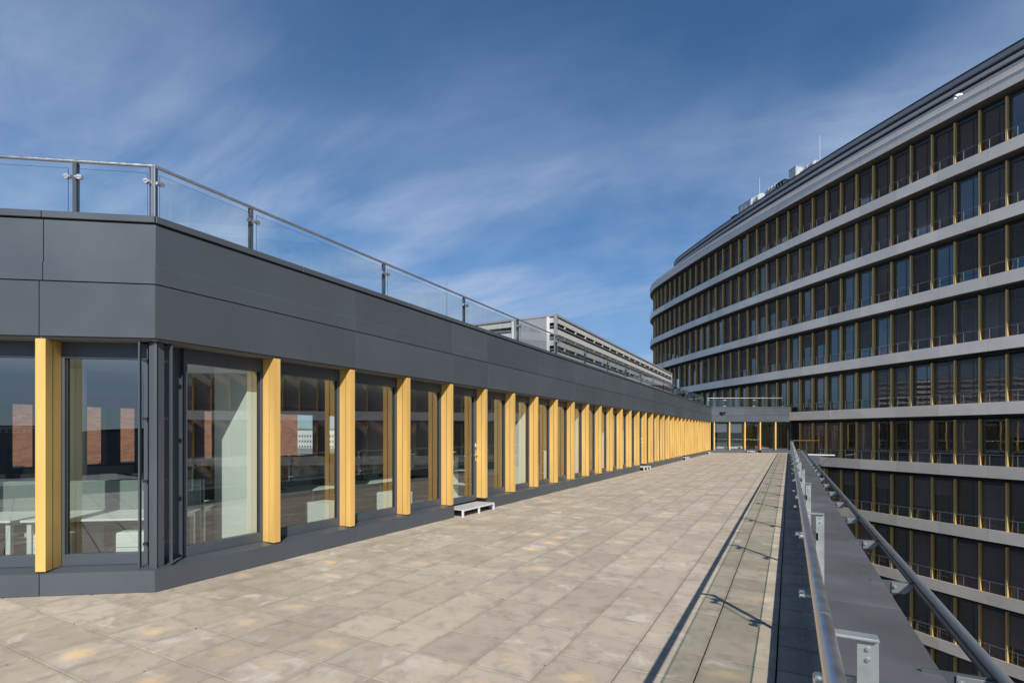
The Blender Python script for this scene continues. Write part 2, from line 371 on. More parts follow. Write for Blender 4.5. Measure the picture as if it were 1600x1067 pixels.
def vis_key(c):
    x, y = c; d = -x * 0.4733 + y * 0.8809; cxx = x * 0.8809 + y * 0.4733
    if d < 1.0 : return 1e6 + x * x + y * y
    px = 800 + 806 * cxx / d; py = 677 + 806 * 1.75 / d
    pen = 0 if (-60 < px < 1300 and py < 1130) else 1e5
    return pen + d
cells.sort(key=vis_key)
for (cx, cy) in cells[:300]:
    o = inst('paving_slab', slab_me, (cx, cy, random.uniform(-0.0015, 0.0015)), 0, paving)
    o.rotation_euler = (random.gauss(0, 0.0012), random.gauss(0, 0.0012), random.gauss(0, 0.0012))
st = MB()
for (cx, cy) in cells[300:]:
    z = random.uniform(-0.0015, 0.0015)
    st.box((cx - PXP / 2 + gx, cy - PYP / 2 + gy, -0.045), (cx + PXP / 2 - gx, cy + PYP / 2 - gy, z), 'paving')
# narrow cut slabs beside the upstand
for k in range(-21, 99):
    cy = PY0 + PYP * (k + 0.5)
    st.box((PX0 + gx, cy - PYP / 2 + gy, -0.045), (0.134, cy + PYP / 2 - gy, 0), 'paving')
tag(st.build('paving_slab', paving), kind='stuff')

gm = MB(); rg = random.Random(21)
for i in range(260):
    x = rg.uniform(-7.0, 0.1); y = rg.uniform(1.2, 16)
    if x < WX + .05 and y > 0 and (x - C1[0]) * NL[0] + (y - C1[1]) * NL[1] < .1: continue
    if rg.random() < .5: x = PX0 - PXP * rg.randrange(0, 12) + rg.gauss(0, .012)
    elif rg.random() < .5: y = PY0 + PYP * rg.randrange(0, 28) + rg.gauss(0, .012)
    r = rg.uniform(.003, .008) * (1.6 if rg.random() < .12 else 1); a = rg.uniform(0, 3.1)
    q = [(x + r * math.cos(a + t) * (1.0 if k % 2 else .6), y + r * math.sin(a + t) * (1.0 if k % 2 else .6)) for k, t in enumerate((0, 1.57, 3.14, 4.71))]
    gm.prism(q, .0006, .0006 + r * .5, rg.choice(['bark', 'leaf', 'bark', 'louvre_grey']))
tag(gm.build('leaf_litter'), "tiny scraps of leaf and grit scattered over the paving joints", "litter", kind='stuff')

# ------------------------------------------------------------------ the office wing
wing = empty('office_wing', (WX, 3.15, 0), label="long single storey dark grey office wing with yellow fins, left of the terrace", cat="building")
def wpart(mb, name, bevel=0, smooth=False, parent=None, off=None):
    o = mb.build(name, None, bevel, smooth)
    par = parent or wing
    o.parent = par
    base = Vector(wing.location)
    o.matrix_parent_inverse = Matrix.Identity(4)
    o.location = -base if par is wing else (0, 0, 0)
    return o
def frame_fn(O, T, Nn):
    return lambda s, o, z: (O[0] + T[0] * s + Nn[0] * o, O[1] + T[1] * s + Nn[1] * o, z)

def facade(O, T, Nn, length, fins, joints, capj, doors=(), s0=0.0, first_gap=0.45, last_gap=0.1, win_skip=()):
    F = frame_fn(O, T, Nn); ang = math.atan2(T[1], T[0])
    # backing, soffit, ledges
    b = MB(); b.box((s0, -0.30, 2.80), (length, -0.03, 4.05), 'black', F); wpart(b, 'parapet_core')
    b = MB(); b.box((s0, -0.36, 2.775), (length, -0.035, 2.798), 'soffit', F); wpart(b, 'soffit')
    # fascia panels
    js = [s0] + [j for j in joints if s0 < j < length] + [length]
    for a, c in zip(js[:-1], js[1:]):
        for (z0, z1, o0) in ((2.80, 3.385, 0.0), (3.397, 4.052, 0.0)):
            b = MB(); e = 0.004
            if z0 < 3:
                b.box((a + e, -0.028, z0), (c - e, o0, z1), 'anthracite', F)
            else:
                # upper panel folded: lower third stands 12 mm proud
                prof = [(-0.028, z0), (0.0, z0), (0.0, 3.592), (-0.012, 3.60), (-0.012, z1), (-0.028, z1)]
                n0 = len(b.v); k = b.mi('anthracite')
                for sx in (a + e - 0.035 * (a > s0), c - e - 0.035 * (c < length)):
                    for (oo, z) in prof: b.v.append(F(sx, oo, z))
                n = len(prof)
                b.f.append(tuple(n0 + i for i in range(n))); b.m.append(k); b.f.append(tuple(n0 + n + i for i in reversed(range(n)))); b.m.append(k)
                for i in range(n):
                    j = (i + 1) % n; b.f.append((n0 + i, n0 + j, n0 + n + j, n0 + n + i)); b.m.append(k)
            wpart(b, 'fascia_panel', 0.0015)
    js = [s0] + [j for j in capj if s0 < j < length] + [length]
    for a, c in zip(js[:-1], js[1:]):
        b = MB(); b.box((a + 0.004, -0.50, 4.068), (c - 0.004, 0.014, Z_CAP), 'anthracite', F); wpart(b, 'cap_panel', 0.002)
    # plinth panels and ledge (left out in front of the doors)
    cuts = []
    for d in doors: cuts.append((fins[d] + 0.06, fins[d + 1] + 0.06))
    spans = []; a = s0
    for c0, c1 in cuts: spans.append((a, c0)); a = c1
    spans.append((a, length))
    for (a0, c0) in spans:
        js = [a0] + [j for j in joints if a0 + 0.3 < j < c0 - 0.3] + [c0]
        for a, c in zip(js[:-1], js[1:]):
            b = MB(); b.box((a + 0.004, -0.03, 0.004), (c - 0.004, 0.0, 0.242), 'anthracite', F); wpart(b, 'plinth_panel', 0.002)
            b = MB(); b.hexa([F(a + 0.003, -0.36, 0.236), F(c - 0.003, -0.36, 0.236), F(c - 0.003, -0.032, 0.232), F(a + 0.003, -0.032, 0.232),
                              F(a + 0.003, -0.36, 0.266), F(c - 0.003, -0.36, 0.266), F(c - 0.003, -0.032, 0.244), F(a + 0.003, -0.032, 0.244)], 'anthracite')
            wpart(b, 'sill')
    for (c0, c1) in cuts:
        b = MB(); b.box((c0, -0.36, 0.004), (c1, -0.33, 0.20), 'anth_dark', F)
        b.box((c0 - .02, -0.33, 0.004), (c0, -0.03, 0.24), 'anth_dark', F); b.box((c1, -0.33, 0.004), (c1 + .02, -0.03, 0.24), 'anth_dark', F)
        wpart(b, 'door_threshold')
    b = MB(); b.box((s0, -0.46, 0.0), (length, -0.37, 0.25), 'black', F); wpart(b, 'plinth_core')
    # fins
    for s in fins:
        b = MB()
        b.box((s - .05, -0.118, 0.262), (s + .05, -0.018, 2.772), 'gold', F)
        b.box((s - .0485, -0.255, 0.262), (s + .0485, -0.130, 2.772), 'gold', F)
        for zz_ in (0.55, 1.5, 2.45): b.tube([F(s - .0505, -0.20, zz_), F(s - .0488, -0.20, zz_)], .006, 'steel', 6)
        b.box((s - .044, -0.245, 0.262), (s + .044, -0.03, 2.771), 'black', F)
        b.box((s - .046, -0.25, 0.238), (s + .046, -0.025, 0.2615), 'black', F)
        wpart(b, 'facade_fin', 0.0015)
    # windows
    edges = [s0 + first_gap] + list(fins) + [length - last_gap]
    for i in range(len(edges) - 1):
        if i in win_skip: continue
        a = edges[i] + (0.0 if i == 0 else 0.035); c = edges[i + 1] - (0.035 if i + 1 < len(edges) - 1 else 0)
        if c - a < 0.25: continue
        door = (i - 1) in doors
        zb = 0.262 if not door else 0.205; fw = 0.042 if not door else 0.095
        b = MB(); o0, o1 = -0.345, -0.262
        b.box((a, o0, zb), (c, o1, zb + 0.125), 'anth_dark', F); b.box((a, o0, 2.60), (c, o1, 2.774), 'anth_dark', F)
        b.box((a, o0, zb + 0.126), (a + fw, o1, 2.599), 'anth_dark', F); b.box((c - fw, o0, zb + 0.126), (c, o1, 2.599), 'anth_dark', F)
        # glazing bead
        for (p, q, r, t_) in ((a + fw, a + fw + .014, zb + .126, 2.599), (c - fw - .014, c - fw, zb + .126, 2.599)):
            b.box((p, -0.325, r), (q, -0.285, t_), 'black', F)
        w_ = wpart(b, 'door' if door else 'window', 0.0015)
        b = MB(); b.quad([F(a + fw, -0.303, zb + 0.12), F(c - fw, -0.303, zb + 0.12), F(c - fw, -0.303, 2.605), F(a + fw, -0.303, 2.605)], 'glass')
        wpart(b, 'glass_pane', parent=w_)
        if door:
            b = MB(); hs = c - fw / 2
            b.box((hs - .018, -0.262, 1.12), (hs + .018, -0.254, 1.36), 'steel', F); b.box((hs - .018, -0.262, 1.44), (hs + .018, -0.254, 1.52), 'white_metal', F)
            b.tube([F(hs, -0.255, 1.25), F(hs, -0.205, 1.25), F(hs - .13, -0.205, 1.25)], 0.011, 'steel', 8)
            wpart(b, 'door_handle', parent=w_, smooth=True)
    return F

LONG = C2[1] - C1[1]
fins1 = [y - C1[1] for y in FY if y < C2[1] - 0.2]
j1 = [fins1[1] + .05, fins1[3] + 0.05, fins1[4] + .05] + [fins1[i] + .05 for i in range(6, 33, 2)]
cap1 = [fins1[0] + .4, fins1[2] + .1] + [fins1[i] + .3 for i in range(4, 33, 2)]
FW1 = facade(C1, T1, N1, LONG, fins1, j1, cap1, doors=(3, 14, 22, 30), first_gap=0.45, last_gap=0.05)
LEFTLEN = 12.5
finsL = [1.155 + P_ * i for i in range(8)]
FWL = facade(C1, TL, NL, LEFTLEN, finsL, [f for f in finsL], [f - .03 for f in finsL], first_gap=0.215)
finsF = [0.26 + P_ * i for i in range(5)]
FWF = facade(C2, TF, NF, FAR_LEN, finsF, [finsF[0] + P_ * 2 * k for k in range(1, 3)] + [finsF[4]], [finsF[2], finsF[4]], doors=(2,), first_gap=0.0)
# end return of the far part
b = MB(); E = C2[0] + TF[0] * FAR_LEN, C2[1] + TF[1] * FAR_LEN
b.box((FAR_LEN + 0.002, -1.6, 0.0), (FAR_LEN + 0.03, 0.0, Z_CAP), 'anthracite', FWF); wpart(b, 'end_panel')

# corner post, chamfered, plus guide rails with clips
b = MB(); cx, cy = C1
def mixp(F, s, o): p = F(s, o, 0); return (p[0], p[1])
poly = [mixp(FW1, 0.145, -0.36), mixp(FW1, 0.145, -0.10), mixp(FW1, 0.02, -0.07), mixp(FWL, 0.02, -0.07), mixp(FWL, 0.12, -0.10), mixp(FWL, 0.12, -0.36)]
b.prism(poly, 0.24, 2.775, 'anthracite'); wpart(b, 'corner_post', 0.003)
for F, s_, so in ((FW1, 0.19, 1), (FWL, 0.185, 1)):
    b = MB(); b.box((s_, -0.085, 0.262), (s_ + 0.016, -0.045, 2.775), 'anth_dark', F); b.box((s_ - 0.035, -0.15, 0.262), (s_ - 0.027, -0.135, 2.775), 'anth_dark', F)
    for z in (0.5, 1.2, 1.9, 2.55): b.box((s_ - 0.045, -0.14, z), (s_ + 0.0, -0.10, z + 0.03), 'black', F)
    wpart(b, 'guide_rail', 0.001)
b = MB(); b.box((0.16, -0.36, 0.262), (0.449, -0.33, 2.775), 'anth_dark', FW1); b.box((0.13, -0.36, 0.262), (0.214, -0.33, 2.775), 'anth_dark', FWL); wpart(b, 'infill_panel')

# roof, floor, ceiling, rear wall
XB = -16.7
pin = [(-6.50, 3.35), (-6.50, 49.9), (XB, 49.9), (XB, -3.0), (-16.4, -3.75)]
inner = [(WX - 0.34, 3.33), (WX - 0.34, 49.7), (XB - .4, 49.7), (XB - .4, -3.3), (WX - 12.3 * .811 - .2, 3.15 - 12.3 * .585 + .3)]
b = MB(); b.prism(inner, 2.80, 3.80, 'roofing'); wpart(b, 'roof_slab')
b = MB(); b.prism([(x + (0.06 if x < -10 else -0.06), y) for x, y in inner], 2.74, 2.798, 'ceiling'); wpart(b, 'ceiling')
b = MB(); b.prism([(x + (0.06 if x < -10 else -0.06), y) for x, y in inner], -0.04, 0.005, 'carpet'); wpart(b, 'office_floor')
b = MB(); b.box((XB - .35, -3.5, 0.0), (XB, 49.9, 0.90), 'inner_dark'); b.box((XB - .35, -3.5, 2.48), (XB, 49.9, 2.74), 'inner_dark')
for y, y2 in [(-3.4, 1.2), (2.2, 3.1), (4.1, 5.33), (5.81, 6.77), (7.3, 7.64), (8.14, 9.56), (9.72, 10.03), (10.45, 12.8), (14.6, 15.2), (16.5, 17.1)] + [(17.1 + 1.45 * k, 17.5 + 1.45 * k) for k in range(1, 22)]:
    b.box((XB - .33, y, 0.90), (XB - 0.02, y2, 2.48), 'inner_dark')
wpart(b, 'rear_wall')
for y in (17.0, 22.6, 28.0, 33.6, 39.2, 44.8):
    b = MB(); b.box((XB + .05, y, 0.005), (-10.5, y + 0.12, 2.74), 'plaster'); wpart(b, 'partition_wall')
b = MB(); b.box((-11.2, 17.2, 0.005), (-11.0, 49.0, 2.74), 'plaster'); wpart(b, 'corridor_wall')
# short return walls right behind the glass (they catch the sun)
for (y, x1, x0) in ((4.52, -7.30, -6.56), (12.98, -7.35, -6.56), (17.15, -7.1, -6.56), (21.3, -7.3, -6.56), (24.1, -7.1, -6.56), (26.8, -7.1, -6.56), (32.4, -7.1, -6.56)):
    b = MB(); b.box((x1, y, 0.006), (x0, y + 0.22, 2.738), 'plaster'); wpart(b, 'return_wall', 0.003)
# room behind the far front
b = MB(); b.box((-0.2, -5.6, 2.80), (FAR_LEN, -0.36, 3.80), 'roofing', FWF); b.box((-0.2, -5.5, 2.74), (FAR_LEN, -0.37, 2.798), 'ceiling', FWF)
b.box((-0.2, -5.5, -0.04), (FAR_LEN, -0.37, 0.005), 'carpet', FWF); wpart(b, 'far_room_shell')
b = MB(); b.box((-0.1, -5.6, 0.005), (FAR_LEN, -5.5, 2.739), 'core', FWF); b.box((1.75, -3.2, 0.005), (4.3, -3.1, 2.739), 'plaster', FWF); wpart(b, 'far_room_wall')
# thin vertical white reveal seen in the far room
# ---- furniture
def desk(x, y, rz, label):
    t = empty('desk', (x, y, 0.005), rz, label=label, cat='desk', group='white office desks behind the glass')
    b = MB(); b.box((-.8, -.4, .71), (.8, .4, .735), 'desk'); b.build('desk_top', t, 0.003)
    for sx in (-.74, .74):
        b = MB(); b.box((sx - .025, -.35, .0), (sx + .025, -.30, .71), 'white_metal'); b.box((sx - .025, .30, 0), (sx + .025, .35, .71), 'white_metal'); b.box((sx - .024, -.30, .66), (sx + .024, .30, .70), 'white_metal'); b.box((sx - .024, -.34, 0.0), (sx + .024, .34, .03), 'white_metal')
        b.build('leg_frame', t, 0.002)
    b = MB(); b.box((-.8, .405, .45), (.8, .43, 1.12), 'screen'); b.build('privacy_screen', t, 0.004)
def chair(x, y, rz, label):
    t = empty('office_chair', (x, y, 0.005), rz, label=label, cat='office chair', group='black office chairs behind the glass')
    b = MB(); b.box((-.24, -.23, .44), (.24, .23, .51), 'chair_black'); b.build('seat', t, 0.02)
    b = MB(); b.box((-.22, -.27, .60), (.22, -.22, 1.05), 'chair_black'); b.build('backrest', t, 0.02)
    b = MB(); b.tube([(0, 0, .10), (0, 0, .44)], .03, 'chair_black', 8)
    for k in range(5):
        a = 2 * math.pi * k / 5; b.tube([(0, 0, .12), (.28 * math.cos(a), .28 * math.sin(a), .07)], .018, 'chair_black', 6)
    b.box((-.03, -.26, .47), (.03, -.22, .62), 'chair_black'); b.build('pedestal_base', t)
    for s in (-1, 1):
        b = MB(); b.box((s * .27 - .02, -.12, .66), (s * .27 + .02, .14, .69), 'chair_black'); b.box((s * .27 - .015, -.02, .46), (s * .27 + .015, .02, .66), 'chair_black'); b.build('armrest', t)
def pedestal(x, y, rz, label):
    t = empty('drawer_cabinet', (x, y, 0.005), rz, label=label, cat='drawer cabinet', group='white drawer cabinets under the desks')
    b = MB(); b.box((-.21, -.28, .03), (.21, .28, .56), 'desk'); b.build('cabinet_body', t, 0.004)
    for k in range(3):
        b = MB(); b.box((-.205, -.297, .05 + .17 * k), (.205, -.281, .21 + .17 * k), 'desk'); d = b.build('drawer', t, 0.002)
rnd0 = random.Random(3)
AL = math.atan2(TL[1], TL[0])
def inl(s_, o_): p = FWL(s_, -o_, 0); return p[0], p[1]
desk(*inl(.92, .92),AL + math.pi, "white desk with grey screen just inside the corner window")
desk(*inl(2.62, .92), AL + math.pi, "white desk with grey screen behind the leftmost window")
desk(-7.95, 6.35, R(90), "white desk behind the first long-side bay after the corner room")
desk(-7.95, 8.25, R(90), "white desk behind the second bay, nearest the terrace door")
desk(-9.15, 7.3, R(-90), "white desk deeper in the room facing the other desks")
chair(*inl(.8, 2.75), R(200), "black office chair behind the corner desk")
chair(*inl(2.4, 2.8), R(170), "black office chair behind the leftmost desk")
desk(*inl(.9, 1.82), AL, "white second row desk standing back to back with the corner window desk")
desk(*inl(2.6, 1.82), AL, "white desk in the second row behind the leftmost window desk")
chair(-8.9, 6.1, R(80), "black office chair beside the first long-side desk")
chair(-8.7, 9.6, R(110), "black office chair near the second long-side bay")
pedestal(*inl(.52, .86), AL + math.pi, "white drawer cabinet at the foot of the corner window")
pedestal(*inl(1.42, .88), AL + math.pi, "white drawer cabinet under the corner desk, next to the first yellow fin")
pedestal(-7.05, 6.35, R(-90), "white drawer cabinet behind the first bay of the long side")
pedestal(-7.05, 8.1, R(-90), "white drawer cabinet behind the bay before the door")
for (x, y, lab) in ((-7.6, 11.4, "white open shelf unit just past the first terrace door"), (-7.7, 15.9, "white open shelf unit further along the wing interior")):
    t = empty('shelf_unit', (x, y, 0.005), 0, label=lab, cat='shelf')
    for s in (-.4, .38):
        b = MB(); b.box((s, 0, 0), (s + .02, .35, 1.15), 'desk'); b.build('side_panel', t, 0.002)
    for z in (0.02, .38, .75, 1.13):
        b = MB(); b.box((-.378, 0, z), (.378, .35, z + .02), 'desk'); b.build('shelf', t, 0.002)
for (x, y, r, lab) in ((*inl(.7, 1.75), AL, "black monitor on the second row desk of the corner office"), (*inl(1.25, 1.75), AL, "second black monitor in the corner office, nearer the round column"), (*inl(2.5, 1.75), AL, "black monitor behind the leftmost window"), (-8.0, 6.2, R(90), "black monitor on the first long-side desk"), (-8.0, 8.3, R(90), "black monitor on the desk nearest the door")):
    t = empty('monitor', (x, y, .742), r, label=lab, cat='monitor')
    b = MB(); b.box((-.28, .1, .12), (.28, .13, .46), 'chair_black'); b.build('display', t, .004)
    b = MB(); b.box((-.10, .05, 0), (.10, .22, .012), 'chair_black'); b.box((-.02, .131, .012), (.02, .15, .30), 'chair_black'); b.build('stand', t, .002)
for (x, y, lab) in ((-10.4, 5.6, "black office chair deep in the corner office"), (-11.3, 3.4, "black office chair near the back of the corner office"), (-12.0, 7.2, "black office chair beside the back desk")):
    chair(x, y, R(rnd0.uniform(0, 360)), lab)
desk(-11.4, 4.6, R(70), "white desk near the back of the corner office")
desk(-12.4, 8.4, R(-90), "white desk at the back of the room behind the second bay")
desk(-13.3, 2.2, AL, "white desk by the rear windows behind the leftmost pane")
b = MB(); b.tube([(-9.8, 3.82, 0.006), (-9.8, 3.82, 2.739)], .18, 'plaster', 20); wpart(b, 'round_column', smooth=True)
# tables and red box in the far room
for k, (s, lab) in enumerate(((1.2, "low dark table in the left bay of the far room"), (4.9, "low table with red box in the right bay of the far room"))):
    p = FWF(s, -1.1, 0); t = empty('table', (p[0], p[1], 0.005), math.atan2(TF[1], TF[0]), label=lab, cat='table')
    b = MB(); b.box((-.6, -.35, .40), (.6, .35, .44), 'desk'); b.build('table_top', t)
    for sx in (-.55, .55):
        for sy in (-.3, .3):
            b = MB(); b.box((sx - .02, sy - .02, 0), (sx + .02, sy + .02, .40), 'chair_black'); b.build('leg', t)
M['red'] = mat('red_box', (0.6, 0.03, 0.04), 0.5)
p = FWF(4.75, -1.1, 0); b = MB(); b.box((-.35, -.12, 0), (.35, .12, .13), 'red'); o = b.build('storage_box', None, 0.004, loc=(p[0], p[1], .446), rz=math.atan2(TF[1], TF[0])); tag(o, "red box lying on the table in the far room", "box")

# ------------------------------------------------------------------ metal access steps
def step(F, s0, s1, label):
    p = F((s0 + s1) / 2, 0, 0); T = Vector(F(1, 0, 0)) - Vector(F(0, 0, 0)); a = math.atan2(T.y, T.x); h = (s1 - s0) / 2
    # local: x along the wall, y towards the building (left-handed frames handled by sign)
    nrm = Vector(F(0, 1, 0)) - Vector(F(0, 0, 0)); loc_n = Matrix.Rotation(-a, 3, 'Z') @ nrm; sg = -1 if loc_n.y < 0 else 1
    t = empty('access_step', (p[0], p[1], 0), a, label=label, cat='step', group='low metal steps at the doors of the wing')
    def yy(o): return o * sg
    b = MB(); b.box((-h, min(yy(-.28), yy(.19)), .150), (h, max(yy(-.28), yy(.19)), .160), 'white_metal')
    n = 11
    for k in range(n):
        y0 = -.275 + k * .042; b.box((-h + .01, min(yy(y0), yy(y0 + .034)), .1602), (h - .01, max(yy(y0), yy(y0 + .034)), .168), 'grating')
    b.build('tread', t, 0.001)
    b = MB(); b.box((-h, min(yy(.175), yy(.19)), .13), (h, max(yy(.175), yy(.19)), .149), 'white_metal'); b.build('front_rim', t)
    for sx in (-h + .02, 0, h - .02):
        b = MB(); b.box((sx - .015, min(yy(.165), yy(.195)), 0.0), (sx + .015, max(yy(.155), yy(.195)), .149), 'white_metal'); b.build('leg', t, 0.001)
        b = MB(); b.box((sx - .015, min(yy(-.25), yy(-.22)), 0.0), (sx + .015, max(yy(-.25), yy(-.22)), .149), 'white_metal'); b.build('leg', t, 0.001)
step(FW1, fins1[3] + .10, fins1[4] + .02, "nearest metal step at the first door of the wing, full length visible")
step(FW1, fins1[14] + .10, fins1[15] + .0, "second metal step along the yellow fins, halfway down the terrace")
step(FW1, fins1[22] + .10, fins1[23] + .0, "third metal step along the yellow fins, near the far end")
step(FW1, fins1[30] + .1, fins1[31] + .0, "small metal step in the far inner corner of the terrace")
step(FWF, finsF[2] + .12, finsF[3] - .6, "metal step centred at the far facade of the terrace")

def edge_glass(b):
    # a sheet of glass is clear through its two big faces and dark green through its narrow edges
    k = b.mi('glass_edge')
    for i, f in enumerate(b.f):
        P = [Vector(b.v[j]) for j in f]; ar = (P[1] - P[0]).cross(P[2] - P[0]).length
        if ar < 0.06: b.m[i] = k
# ------------------------------------------------------------------ glass balustrade on the roof
RZ = 5.0
rb = empty('roof_balustrade', (-6.82, 3.47, 3.8), label="glass balustrade with steel handrail on the roof edge of the grey wing", cat="railing")
def rpart(b, name, parent=None, **k):
    o = b.build(name, None, **k); o.parent = parent or rb; o.location = -Vector(rb.location) if parent is None else (0, 0, 0); return o
OFF = -0.665
cornerL = (-6.82, 3.47)
FR1 = frame_fn(cornerL, T1, N1); FRL = frame_fn(cornerL, TL, NL)
FRF = frame_fn((-6.95, 50.2), TF, NF)
def roof_run(F, posts, gz=4.90):
    for i, s in enumerate(posts):
        b = MB(); b.box((s - .022, -.010, 3.79), (s + .022, .010, RZ + .02), 'rail_grey' if i == 0 else 'anthracite', F); b.box((s - .022, -.05, 3.79), (s + .022, -.012, RZ - .01), 'anth_dark', F)
        po = rpart(b, 'post', bevel=0.001)
        for sg in (-1, 1):
            if (i == 0 and sg < 0) or (i == len(posts) - 1 and sg > 0): continue
            for z in (4.25, 4.80):
                b = MB(); b.tube([F(s + sg * .02, .03, z), F(s + sg * .10, .03, z)], .024, 'steel', 10); b.tube([F(s + sg * .07, .012, z), F(s + sg * .07, .05, z)], .03, 'steel', 12); rpart(b, 'glass_clamp', parent=po, smooth=True)
    for a, c in zip(posts[:-1], posts[1:]):
        b = MB(); b.box((a + .05, .027, 3.98), (c - .05, .039, gz), 'glass_roof', F); edge_glass(b); rpart(b, 'glass_pane')
    b = MB(); b.tube([F(posts[0] - .02, 0, RZ + .0), F(posts[-1] + .02, 0, RZ)], .0215, 'steel', 12); rpart(b, 'handrail', smooth=True)
roof_run(FR1, [0] + [0.87 + .43 + 2.768 * i for i in range(0, 17)])
roof_run(FRL, [0, 0.87] + [.87 + 2.768 * i for i in range(1, 5)])
roof_run(FRF, [0.4, 1.95, 4.65, 7.35, 8.0])

# louvred plant enclosure on the wing roof
pe = empty('plant_enclosure', (-9, 20.8, 3.8), label="louvred metal plant enclosure standing on the roof of the grey wing", cat="plant enclosure")
def ppart(b, name, **k): o = b.build(name, pe, **k); return o
HT = 3.16
def louvre_face(p0, p1, nrm):
    d = Vector(p1) - Vector(p0); Ln = d.length; d.normalize(); nv = Vector(nrm)
    F = lambda s, o, z: (p0[0] + d.x * s + nv.x * o, p0[1] + d.y * s + nv.y * o, z)
    b = MB(); b.box((0.02, -.34, 0.1), (Ln - .02, -.30, HT - .08), 'anth_dark', F); ppart(b, 'louvre_backing')
    b = MB(); b.box((-.02, -.16, HT - .09), (Ln + .02, .05, HT), 'louvre_grey', F); ppart(b, 'top_rail')
    z = HT - .10
    for k in range(6):
        b = MB(); z1 = z - .26
        b.hexa([F(0.06, .02, z1), F(Ln - .06, .02, z1), F(Ln - .06, .035, z1), F(0.06, .035, z1), F(0.06, -.02, z - .02), F(Ln - .06, -.02, z - .02), F(Ln - .06, -.005, z - .02), F(0.06, -.005, z - .02)], 'louvre')
        ppart(b, 'louvre_blade')
        b = MB(); b.box((0.06, -.05, z1 - .17), (Ln - .06, .045, z1 - .145), 'louvre_grey', F)
        s = 1.0
        while s < Ln - .5:
            b.box((s, -.03, z1 - .10), (s + .07, .02, z1 - .01), 'white_metal', F); s += 1.35
        ppart(b, 'blade_bracket'); z = z1 - .24
for_p = [(0, 0), (0, 25.2), (-8.5, 25.2), (-8.5, 0)]
louvre_face((0, 0), (0, 25.2), (1, 0)); 
louvre_face((-8.5, 0), (0, 0), (0, -1)); louvre_face((0, 25.2), (-8.5, 25.2), (0, 1))
for (x, y) in for_p:
    b = MB(); b.box((x - .06, y - .06, 0), (x + .06, y + .06, HT + .02), 'louvre_grey')
    for z in (.4, 1.3, 2.2, 2.9): b.box((x + .06, y - .02, z), (x + .07, y + .02, z + .04), 'black')
    ppart(b, 'corner_column', bevel=0.004)
b = MB(); b.box((-2.05, -.075, 0.1), (-.30, -.05, HT - .12), 'louvre_grey'); b.box((-2.15, -.085, 0.1), (-2.04, -.02, HT - .1), 'white_metal'); b.box((-.40, -.09, 0.1), (-.28, -.02, HT - .1), 'white_metal'); ppart(b, 'access_door')
b = MB(); b.box((-8.4, .25, HT - .25), (-.25, 25.0, HT - .15), 'roofing'); ppart(b, 'roof_panel')

def mast(x, y, z0, z1, label, r=.025):
    b = MB(); b.tube([(0, 0, 0), (0, 0, (z1 - z0) * .5), (0, 0, z1 - z0)], [r, r * .8, r * .35], 'rail_grey', 8); b.box((-.12, -.12, -.02), (.12, .12, .05), 'louvre_grey')
    o = b.build('lightning_rod', None, smooth=True, loc=(x, y, z0)); tag(o, label, 'lightning rod')
mast(-9.4, 13.2, 3.82, 6.55, "thin lightning rod standing on the roof of the grey wing", .02)

# wall camera on the far parapet
p = FWF(.95, .0, 3.62); t = empty('security_camera', p, math.atan2(TF[1], TF[0]), label="black floodlight camera mounted on the far grey parapet", cat="camera")
b = MB(); b.box((-.12, -.18, -.16), (.10, -.03, .02), 'black'); b.build('camera_body', t, .01)
b = MB(); b.box((-.22, -.26, .0), (.30, -.02, .05), 'black'); b.build('sun_hood', t, .005)
b = MB(); b.box((-.04, -.05, -.06), (.04, .012, .0), 'black'); b.build('bracket', t)

# ------------------------------------------------------------------ terrace parapet (upstand and cap)
pp = empty('terrace_parapet', (0.14, -8, 0), label="low grey metal-capped parapet along the right edge of the terrace", cat="parapet")
ZC = 0.33
b = MB(); b.box((0.012, 0, -.06), (0.60, 58.4, ZC - .02), 'anthracite'); b.build('upstand', pp)
y = 0.0; ys = [0.0, 4.4]
while ys[-1] < 58.3: ys.append(ys[-1] + 2.9)
# joint beside the first post
ys = [-8 + 8, 1.95 - 2.9 * 2 + 8 + .35]
while ys[-1] < 58.0: ys.append(min(58.4, ys[-1] + 2.9))
for a, c in zip(ys[:-1], ys[1:]):
    b = MB(); b.hexa([(0, a + .002, ZC - .018), (.66, a + .002, ZC - .028), (.66, c - .002, ZC - .028), (0, c - .002, ZC - .018), (0, a + .002, ZC), (.66, a + .002, ZC - .012), (.66, c - .002, ZC - .012), (0, c - .002, ZC)], 'cap')
    b.box((.655, a + .002, ZC - .12), (.663, c - .002, ZC - .0125), 'cap'); b.build('cap_sheet', pp, 0.001)

